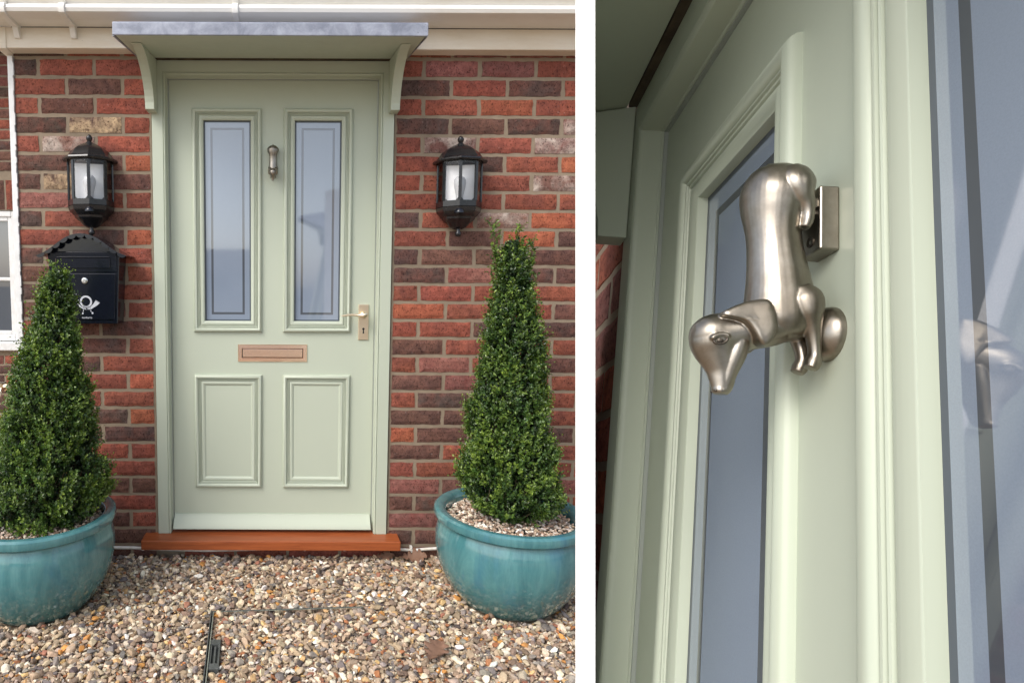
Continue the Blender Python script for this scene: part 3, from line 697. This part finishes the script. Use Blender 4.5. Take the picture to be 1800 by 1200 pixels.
em = MB(); cx_, cz_ = .004, .088; N = 28
P = []
for i in range(N):
    a = 2*math.pi*i/N
    for r in (.0172, .0245):
        z = cz_+r*math.sin(a); P.append((cx_+r*math.cos(a), hy(z), z))
em.add(P, [(2*i, 2*i+1, (2*i+3) % (2*N), (2*i+2) % (2*N)) for i in range(N)])
def flat(pts): em.add([(cx_+x, hy(cz_+z)-.0002, cz_+z) for x, z in pts], [tuple(range(len(pts)))])
flat([(.006, -.0245), (.018, -.020), (.030, -.008), (.038, .004), (.054, -.006), (.045, -.014), (.032, -.022), (.018, -.031), (.004, -.0315)])
flat([(.0385, .0055), (.0395, .0068), (.0555, -.0042), (.0548, -.0055)])
flat([(-.006, -.0245), (-.018, -.020), (-.028, -.010), (-.036, .004), (-.038, .002), (-.034, -.010), (-.024, -.022), (-.010, -.0315), (.004, -.0315)])
flat([(-.013, -.033), (-.010, -.033), (-.011, -.040), (-.014, -.040)]); flat([(.016, -.033), (.019, -.033), (.021, -.040), (.018, -.040)])
flat([(-.017, -.043), (-.011, -.043), (-.012, -.050), (-.018, -.050)]); flat([(.021, -.042), (.027, -.041), (.028, -.048), (.022, -.050)])
for i in range(3): flat([(-.040+.004*i, .030-.012*i), (-.038+.004*i, .032-.012*i), (-.036+.004*i, .030-.012*i), (-.038+.004*i, .028-.012*i)])
em.build('horn_emblem', 'silver', dr)
bars = MB()
for i in range(6):
    x = cx_-.011+.0052*i; bars.add([(x-.0009, hy(.066)-.0004, .0715), (x+.0009, hy(.066)-.0004, .0715), (x+.0009+(i-2.5)*.0004, hy(.057)-.0004, .0560), (x-.0009+(i-2.5)*.0004, hy(.057)-.0004, .0560)], [(0, 1, 2, 3)])
bars.build('horn_binding', 'boxblack', dr)
fc = bpy.data.curves.new('lettering', 'FONT'); fc.body = 'konbarta'; fc.size = .0115; fc.align_x = 'CENTER'; fc.extrude = .0001
to = bpy.data.objects.new('tmp_text', fc); COL.objects.link(to); dg = bpy.context.evaluated_depsgraph_get()
tme = bpy.data.meshes.new_from_object(to.evaluated_get(dg)); bpy.data.objects.remove(to); tme.materials.clear(); tme.materials.append(M['silver'])
tx = bpy.data.objects.new('lettering', tme); COL.objects.link(tx); tx.parent = dr; tx.location = (.006, hy(.024), .021); tx.rotation_euler = (rad(90-2.4), 0, 0)
# scalloped roof
cur = [(-.176, .262), (-.160, .268), (-.140, .277), (-.118, .291), (-.092, .311), (-.064, .330), (-.034, .343), (0, .348), (.034, .343), (.064, .330), (.092, .311), (.118, .291), (.140, .277), (.160, .268), (.176, .262)]
cur = [(x, z+.0075) for x, z in cur]
def smooth_curve(c, n):
    c = [Vector((p[0], p[1])) for p in c]; L = [0]
    for a, b_ in zip(c, c[1:]): L.append(L[-1]+(b_-a).length)
    o = []
    for i in range(n+1):
        s = L[-1]*i/n; k = max(j for j in range(len(L)) if L[j] <= s+1e-9); k = min(k, len(c)-2); o.append(c[k].lerp(c[k+1], (s-L[k])/(L[k+1]-L[k])))
    return o
cc = smooth_curve(cur, 44); yR = -.132
r = MB(); r.prism([(p.x, p.y) for p in cc]+[(p.x, p.y-.0022) for p in reversed(cc)], yR, 0, 'Y'); roof_o = r.build('roof', 'boxblack', mb_, smooth=30)
s_ = MB(); nS = 11
for k in range(nS):
    i0, i1 = 4*k, 4*k+4; a, b_ = cc[i0], cc[i1]; d = (b_-a).normalized(); n_ = Vector((d.y, -d.x)); w_ = (b_-a).length
    poly = [cc[i] for i in range(i1, i0-1, -1)]+[a+d*(w_/2)*(1-math.cos(t))+n_*(.015*math.sin(t)) for t in np.linspace(.12, math.pi-.12, 9)]
    s_.prism([(p.x, p.y) for p in poly], yR-.0015-.0004*(k % 2), yR+.0008-.0004*(k % 2), 'Y')
s_.build('scalloped_edge', 'boxblack', roof_o)

# ------------------------------------------------------------------ planters, their gravel and the clipped box cones
def planter(x, y, label, rot):
    prof = [(.150, 0), (.172, .004), (.205, .040), (.238, .095), (.2580, .150), (.2660, .200), (.2650, .245), (.2560, .285), (.2500, .296), (.2500, .302), (.262, .304), (.272, .312), (.2745, .324), (.272, .336), (.264, .3425), (.250, .3435), (.238, .340), (.230, .332), (.226, .318), (.228, .290), (.226, .27), (.05, .262)]
    m = MB().lathe(prof, 96); o = m.build('plant_pot', 'glaze', smooth=30)
    o.location = (x, y, GROUND-.004); o.rotation_euler = (0, 0, rot); return tag(o, label, 'plant pot', 'round teal glazed pots')
PR, PL = (.892, -.335), (-.845, -.375)
planter(*PR, 'round teal glazed pot right of the door holding the taller clipped shrub', 1.0)
planter(*PL, 'round teal glazed pot left of the door, cut by the picture edge', 3.4)

def stone_variants(nv, npts=16):
    """angular chips: hulls of random points"""
    out_ = []
    for k in range(nv):
        bm = bmesh.new(); n = int(npts+rng.integers(-3, 5)); P = rng.normal(size=(n, 3)); P /= np.linalg.norm(P, axis=1)[:, None]; P *= rng.uniform(.78, 1., (n, 1))
        P *= np.array([1, rng.uniform(.55, .9), rng.uniform(.36, .64)]); P /= np.abs(P).max()
        vs = [bm.verts.new(p) for p in P]; r = bmesh.ops.convex_hull(bm, input=vs)
        bmesh.ops.delete(bm, geom=list({v for v in bm.verts if not v.link_faces}), context='VERTS')
        bmesh.ops.bevel(bm, geom=bm.edges[:], offset=.045, segments=1, affect='EDGES', profile=.5)
        bmesh.ops.triangulate(bm, faces=bm.faces[:]); bmesh.ops.recalc_face_normals(bm, faces=bm.faces[:])
        bm.verts.index_update(); out_.append((np.array([v.co[:] for v in bm.verts]), np.array([[v.index for v in f.verts] for f in bm.faces]))); bm.free()
    return out_
SV = stone_variants(16)
PAL = np.array([s2l(*c)[:3] for c in [(214, 198, 172), (196, 174, 146), (176, 154, 128), (158, 136, 114), (134, 114, 98), (150, 140, 130), (120, 112, 108), (225, 212, 190), (236, 230, 218), (196, 140, 80), (165, 112, 78), (150, 104, 84), (92, 82, 78), (205, 170, 120), (176, 158, 140)]])
PW = np.array([11, 13, 14, 12, 10, 11, 6, 6, 2.5, 1.8, 3.2, 2.0, 4, 4, 10.]); PW /= PW.sum()
def stones(name, pos, size, pal=PAL, pw=PW, parent=None):
    n = len(pos); VV, FF, CC, o0 = [], [], [], 0
    ang = rng.uniform(0, 2*np.pi, n); tx_, ty_ = rng.normal(0, .38, n), rng.normal(0, .38, n)
    c, s = np.cos(ang), np.sin(ang); Rz = np.zeros((n, 3, 3)); Rz[:, 0, 0] = c; Rz[:, 0, 1] = -s; Rz[:, 1, 0] = s; Rz[:, 1, 1] = c; Rz[:, 2, 2] = 1
    c, s = np.cos(tx_), np.sin(tx_); Rx = np.zeros((n, 3, 3)); Rx[:, 0, 0] = 1; Rx[:, 1, 1] = c; Rx[:, 1, 2] = -s; Rx[:, 2, 1] = s; Rx[:, 2, 2] = c
    c, s = np.cos(ty_), np.sin(ty_); Ry = np.zeros((n, 3, 3)); Ry[:, 1, 1] = 1; Ry[:, 0, 0] = c; Ry[:, 0, 2] = s; Ry[:, 2, 0] = -s; Ry[:, 2, 2] = c
    R = Rx@Ry@Rz; col = pal[rng.choice(len(pal), n, p=pw)]*rng.uniform(.80, 1.22, (n, 1))*rng.uniform(.96, 1.04, (n, 3)); vi = rng.integers(0, len(SV), n)
    for k, (B, SF) in enumerate(SV):
        w = np.where(vi == k)[0]; m = len(w); nv = len(B)
        if not m: continue
        V = np.einsum('nij,kj->nki', R[w], B)*size[w][:, None, None]+pos[w][:, None, :]
        C = np.ones((m, nv, 4)); C[:, :, :3] = np.clip(col[w], 0, 1)[:, None, :]
        FF.append((SF[None]+(np.arange(m)*nv)[:, None, None]).reshape(-1, 3)+o0); VV.append(V.reshape(-1, 3)); CC.append(C.reshape(-1, 4)); o0 += m*nv
    return mesh_np(name, np.concatenate(VV), np.concatenate(FF), ['stone'], np.concatenate(CC), parent)
def scatter(x0, x1, y0, y1, step, jit=.9):
    gx, gy = np.meshgrid(np.arange(x0, x1, step), np.arange(y0, y1, step)); p = np.stack([gx.ravel(), gy.ravel()], 1); p += rng.uniform(-.5, .5, p.shape)*step*jit; return p
DR0, DRU, DRV = np.array([-.202, -.470]), np.array([.998, .066]), np.array([.060, -.998])    # manhole corner and its two sides
def keep(p):
    m = np.ones(len(p), bool)
    for cx, cy in (PR, PL): m &= np.hypot(p[:, 0]-cx, p[:, 1]-cy) > .182
    q = p-DR0; u, v = q@DRU, q@DRV
    line = ((np.abs(v) < .0075) & (u > -.012) & (u < .53)) | ((np.abs(u) < .008) & (v > -.012) & (v < .62))
    m &= ~line; m &= ~((u > .004) & (u < .043) & (v > .165) & (v < .325)); m &= p[:, 1] < -.004
    return m
ps, sz = [], []
for step, lo, hi, zb, area in ((.0190, .0110, .0180, -.012, (-1.35, 1.35, -1.12, .0)), (.0172, .0090, .0165, -.002, (-1.35, 1.35, -1.12, .0)), (.033, .0100, .0195, .006, (-1.35, 1.35, -1.12, .0)), (.0125, .0040, .0080, -.002, (-1.35, 1.35, -1.12, .0)), (.032, .013, .021, -.008, (-2.4, -1.35, -1.5, .9)), (.032, .013, .021, -.008, (-1.35, 1.6, -1.7, -1.12))):
    p = scatter(*area, step); p = p[keep(p)]; n = len(p)
    z = GROUND+zb+rng.normal(0, .0022, n)+.006*np.sin(p[:, 0]*9+1)*np.sin(p[:, 1]*7)*.6
    s = lo+(hi-lo)*rng.random(n)**1.6
    ps.append(np.column_stack([p, z])); sz.append(s)
tag(stones('gravel', np.concatenate(ps), np.concatenate(sz)), 'loose brown, cream and grey gravel in front of the doorstep', 'gravel', kind='stuff')
PALP = np.array([s2l(*c)[:3] for c in [(222, 205, 186), (204, 183, 162), (180, 156, 134), (236, 226, 212), (150, 126, 106), (120, 100, 86), (198, 164, 140)]]); PWP = np.array([5, 5, 4, 4, 2.5, 2, 2]); PWP = PWP/PWP.sum()
for (cx, cy), lb in ((PR, 'pale pink gravel topping the soil in the pot at the right'), (PL, 'pale pink gravel topping the soil in the pot at the left')):
    p = scatter(-.23, .23, -.23, .23, .0125); rr = np.hypot(p[:, 0], p[:, 1]); p = p[rr < .224]; rr = rr[rr < .224]
    z = GROUND+.300+.022*(1-(rr/.224)**2)+rng.normal(0, .003, len(p)); q = np.column_stack([p+np.array([cx, cy]), z])
    p2 = scatter(-.225, .225, -.225, .225, .014); r2 = np.hypot(p2[:, 0], p2[:, 1]); p2 = p2[r2 < .222]; r2 = r2[r2 < .222]
    q2 = np.column_stack([p2+np.array([cx, cy]), GROUND+.291+.022*(1-(r2/.224)**2)+0*r2])
    q = np.concatenate([q, q2]); tag(stones('pot_gravel', q, rng.uniform(.006, .0105, len(q)), PALP, PWP), lb, 'gravel', kind='stuff')

def shrub(px, prof, cxs, label, nspr, seed, tips=()):
    """prof: (height above pot gravel, radius); cxs: lean of the axis"""
    rg = np.random.default_rng(seed); H = np.array([p[0] for p in prof]); Rr = np.array([p[1] for p in prof]); CX = np.array(cxs)
    root = thing('clipped_shrub', label, 'shrub', (px[0], px[1], GROUND+.30))
    # choose heights weighted by circumference
    hs_ = np.linspace(0, H[-1], 400); w = np.interp(hs_, H, Rr)+.012; w /= w.sum(); h = rg.choice(hs_, nspr, p=w)+rg.uniform(-.002, .002, nspr)
    th = rg.uniform(0, 2*np.pi, nspr)
    lump = np.array([noise.noise(Vector((math.cos(a)*1.7, math.sin(a)*1.7, z*9+seed))) for a, z in zip(th, h)])
    lump2 = np.array([noise.noise(Vector((math.cos(a)*4.5, math.sin(a)*4.5, z*24+seed*3))) for a, z in zip(th, h)])
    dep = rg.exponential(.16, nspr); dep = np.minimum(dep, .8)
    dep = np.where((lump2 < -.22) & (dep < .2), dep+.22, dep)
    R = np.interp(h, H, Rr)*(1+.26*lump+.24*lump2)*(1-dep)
    shoot = (rg.random(nspr) < .085) & (dep < .15); R = R+np.where(shoot, rg.uniform(.002, .014, nspr), 0)
    out_ = np.column_stack([np.cos(th), np.sin(th), np.zeros(nspr)])
    base = out_*R[:, None]; base[:, 2] = h; base[:, 0] += np.interp(h, H, CX)
    q = 0
    for tx0, tz0 in tips:                                               # ragged leading shoots at the top
        for j in range(20): base[q] = (tx0*(1-.012*j)+rg.normal(0, .003), rg.normal(0, .004), tz0-.0065*j+.012); dep[q] = 0; lump2[q] = .35; q += 1
    ax = out_*rg.uniform(.35, 1., (nspr, 1))+np.array([0, 0, 1])*rg.uniform(.35, 1.25, (nspr, 1))+rg.normal(0, .28, (nspr, 3)); ax[shoot] = ax[shoot]*.5+np.array([0, 0, 1.0])+out_[shoot]*.35; ax /= np.linalg.norm(ax, axis=1)[:, None]
    young_boost = np.where(shoot, .38, 0)
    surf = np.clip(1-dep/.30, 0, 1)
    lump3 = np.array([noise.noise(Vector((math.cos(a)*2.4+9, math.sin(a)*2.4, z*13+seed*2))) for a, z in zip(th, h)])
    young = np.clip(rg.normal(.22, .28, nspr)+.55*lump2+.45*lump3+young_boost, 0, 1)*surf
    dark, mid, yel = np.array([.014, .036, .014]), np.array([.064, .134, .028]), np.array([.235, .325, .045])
    NL = 9
    LV, LC = [], []
    for k in range(NL):
        L = rg.uniform(.0078, .0162, nspr)*(1-.035*k)
        t = (k//2)/(NL/2)*rg.uniform(.026, .044, nspr)*np.where(shoot, 1.75, 1)
        rv = rg.normal(0, 1, (nspr, 3)); side = np.cross(ax, rv); side /= np.linalg.norm(side, axis=1)[:, None]
        if k % 2: side = -side
        d = side*rg.uniform(.5, 1.0, (nspr, 1))+ax*rg.uniform(.25, .9, (nspr, 1)); d /= np.linalg.norm(d, axis=1)[:, None]
        wv = np.cross(d, ax+rg.normal(0, .35, (nspr, 3))); wv /= np.linalg.norm(wv, axis=1)[:, None]+1e-9
        nn = np.cross(wv, d); p0 = base+ax*t[:, None]; Wd = L*rg.uniform(.24, .33, nspr); cup = L*rg.uniform(.06, .16, nspr)
        P = lambda a, b, c: p0+d*(L*a)[:, None]+wv*(Wd*b)[:, None]+nn*(cup*c)[:, None]
        one = np.ones(nspr)
        LV.append(np.stack([P(0*one, 0*one, 0*one), P(.35*one, -one, one), P(.75*one, -.85*one, one), P(one, 0*one, 0*one), P(.75*one, .85*one, one), P(.35*one, one, one)], 1))
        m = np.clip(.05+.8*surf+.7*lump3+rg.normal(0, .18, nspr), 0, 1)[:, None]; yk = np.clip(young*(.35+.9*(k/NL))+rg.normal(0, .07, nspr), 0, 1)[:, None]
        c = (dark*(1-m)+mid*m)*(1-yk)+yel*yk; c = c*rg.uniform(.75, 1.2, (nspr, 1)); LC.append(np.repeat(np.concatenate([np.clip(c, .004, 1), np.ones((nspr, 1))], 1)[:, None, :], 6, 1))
    V = np.concatenate(LV).reshape(-1, 3); C = np.concatenate(LC).reshape(-1, 4); nl = nspr*NL
    F = np.stack([np.array([[0, 1, 2, 3], [0, 3, 4, 5]])]*1)[0][None]+(np.arange(nl)*6)[:, None, None]
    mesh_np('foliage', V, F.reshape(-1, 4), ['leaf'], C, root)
    st = MB()
    for k in range(46):
        a = rg.uniform(0, 6.28); hh = rg.uniform(.25, .95)*H[-1]; r0 = rg.uniform(.005, .05)
        pts = []
        for j in range(7):
            t = j/6; hz = hh*t; rr = r0+(np.interp(hz, H, Rr)*rg.uniform(.25, .55)-r0)*min(1, t*2.2) if j else r0
            pts.append((rr*math.cos(a+.3*t)+np.interp(hz, H, CX), rr*math.sin(a+.3*t), hz-.012))
        st.tube(pts, [.0045*(1-.8*j/6)+.0006 for j in range(7)], 5)
    for tx0, tz0 in tips:
        st.tube([(tx0*.6+CX[6]*.4, 0, tz0-.22), (tx0*.85, 0, tz0-.10), (tx0, 0, tz0+.03)], [.0022, .0016, .0008], 5)
    for k in range(90):                                                # bare twig ends near the skirt
        a = rg.uniform(0, 6.28); h0 = rg.uniform(.0, .16); r0 = np.interp(h0, H, Rr)*rg.uniform(.5, .85); r1 = np.interp(h0+.06, H, Rr)*rg.uniform(.8, .98)
        st.tube([(r0*math.cos(a)+CX[0], r0*math.sin(a), h0), ((r0+r1)/2*math.cos(a+.1)+CX[0], (r0+r1)/2*math.sin(a+.1), h0+.03), (r1*math.cos(a+.15)+CX[0], r1*math.sin(a+.15), h0+.065)], [.0018, .0013, .0007], 4)
    st.build('stems', 'twig', root)
    return root
shrub(PR, [(0, .060), (.03, .106), (.07, .148), (.115, .165), (.215, .152), (.32, .132), (.42, .119), (.53, .104), (.63, .090), (.74, .072), (.84, .053), (.945, .036), (.99, .022), (1.01, .008)],
      [0, 0, 0, 0, -.010, -.018, -.024, -.016, -.010, -.014, -.016, -.024, -.020, -.020], 'tall bushy clipped box cone in the right pot with a ragged narrow top', 10500, 11, [(-.105, 1.075), (-.092, .98), (-.004, 1.055), (.050, 1.015), (.034, .93), (-.066, .94)])
shrub(PL, [(0, .125), (.03, .156), (.09, .178), (.19, .178), (.29, .161), (.39, .143), (.49, .117), (.58, .098), (.66, .078), (.72, .056), (.81, .042), (.865, .034), (.89, .012)],
      [.03, .03, .035, .04, .045, .055, .060, .062, .068, .080, .088, .094, .095], 'clipped box cone in the left pot standing in front of the letterbox', 10500, 23, [(.092, .925), (.132, .885), (.052, .85)])

# ------------------------------------------------------------------ small things on the ground
cab = MB().tube([(-.75, -.012, -.060), (-.60, -.012, -.061), (-.52, -.014, -.064), (-.30, -.016, -.070), (-.05, -.014, -.063), (.2, -.014, -.058), (.42, -.014, -.060), (.53, -.014, -.060), (.60, -.016, -.066), (.66, -.016, -.060), (.76, -.02, -.052), (.95, -.02, -.055)], .0065, 10)
cab = tag(cab.build('cable', 'cable', smooth=60), 'white cable running along the foot of the wall under the threshold', 'cable')
for x, z in ((-.555, -.061), (.14, -.059), (.31, -.059), (.596, -.066)):
    MB().box(x-.005, x+.005, -.021, -.003, z-.009, z+.018).tube([(x, -.012, z+.010), (x, -.022, z+.010)], .004, 8).build('cable_clip', 'cable', cab, bevel=.001)
mh = thing('drain_cover', 'dark metal recessed drain cover edge showing through the gravel', 'drain cover', (DR0[0], DR0[1], GROUND)); mh.rotation_euler = (0, 0, math.atan2(DRU[1], DRU[0]))
f = MB(); L1, L2 = .54, .62
f.box(0, L1, -.003, 0, -.02, .014).box(-.003, 0, -L2, 0, -.02, .0165).box(L1, L1+.003, -L2, 0, -.03, -.012).box(0, L1, -L2-.003, -L2, -.03, -.012); f.build('frame', 'grey', mh)
f = MB(); f.box(.0045, L1-.004, -.0075, -.0045, -.02, .013).box(.0045, .0075, -L2+.004, -.0076, -.02, .0135).box(L1-.007, L1-.004, -L2+.004, -.0076, -.03, -.012).box(.0076, L1-.0072, -L2+.004, -L2+.007, -.03, -.012); f.build('tray_edge', 'chrome', mh)
h_ = MB(); h_.box(.0085, .040, -.322, -.295, -.012, .011).box(.0085, .040, -.195, -.170, -.012, .011).box(.0085, .014, -.295, -.195, -.012, .0095).box(.034, .040, -.295, -.195, -.012, .0095).box(.014, .034, -.295, -.195, -.012, -.006)
h_ = h_.build('lifting_pocket', 'grey', mh, bevel=.0015); MB().box(.0205, .0275, -.290, -.2, -.004, .006).build('bar', 'grey', h_, bevel=.0015)
def oak_leaf(x, y, L, rz, curl, label, tilt=(0, 0)):
    half = [(0, 0), (.08, .03), (.17, .17), (.23, .17), (.28, .08), (.35, .26), (.42, .27), (.47, .12), (.54, .34), (.62, .34), (.67, .15), (.73, .28), (.79, .26), (.83, .12), (.90, .15), (.96, .12), (1, 0)]
    m = MB(); V = []
    for t, w in half:
        z = curl*(t-.5)**2
        V.append([(t*L, -w*L, (z+abs(w)*.45+.05*math.sin(t*9))*L), (t*L, -w*L*.5, (z+abs(w)*.10)*L), (t*L, 0, z*L), (t*L, w*L*.5, (z+abs(w)*.16)*L), (t*L, w*L, (z+abs(w)*.30+.04*math.cos(t*8))*L)])
    m.rings(V, closed=False, caps=False)
    m.tube([(-.22*L, .02*L, .05*L), (0, 0, curl*.25*L)], .0011, 5)
    o = m.build('dry_leaf', 'dead', smooth=60); o.location = (x, y, GROUND+.016); o.rotation_euler = (tilt[0], tilt[1], rz)
    so = o.modifiers.new('t', 'SOLIDIFY'); so.thickness = .0006
    return tag(o, label, 'leaf', 'dry brown leaves on the gravel')
oak_leaf(.545, -.050, .115, .1, .18, 'large dry brown leaf against the wall foot right of the threshold', (rad(30), 0))
oak_leaf(.440, -.045, .085, .2, .12, 'smaller dry brown leaf tucked behind the larger one at the threshold end', (rad(25), 0))
oak_leaf(.500, -.760, .120, 1.0, .10, 'dull purple-brown leaf lying flat on open gravel before the right pot', (rad(6), 0))

# ------------------------------------------------------------------ across the road (seen only as reflections in the glass)
hs2 = thing('bungalow', 'low pale bungalow with dark tiled roof across the road behind the viewer', 'house', (-9, -50, -.16))
MB().box(-9, 9, -6, 0, 0, 2.4).build('wall', 'render', hs2)
MB().prism([(.5, 2.3), (-3, 4.5), (-6.5, 2.3)], -9.5, 9.5, 'X').build('roof', 'tiles', hs2)
for xw in (-6, -2, 3, 6.5): MB().box(xw-.8, xw+.8, .02, .06, .9, 2.1).build('window', 'stripe', hs2)

h3 = thing('cottage', 'white rendered house far across the road to the right behind the viewer', 'house', (13, -70, -.16))
MB().box(-8, 8, -6, 0, 0, 2.5).build('wall', 'white', h3)
MB().prism([(.5, 2.4), (-3, 4.2), (-6.5, 2.4)], -8.5, 8.5, 'X').build('roof', 'tiles', h3)
for xw in (-5, 0, 5): MB().box(xw-.9, xw+.9, .02, .06, .9, 2.1).build('window', 'stripe', h3)
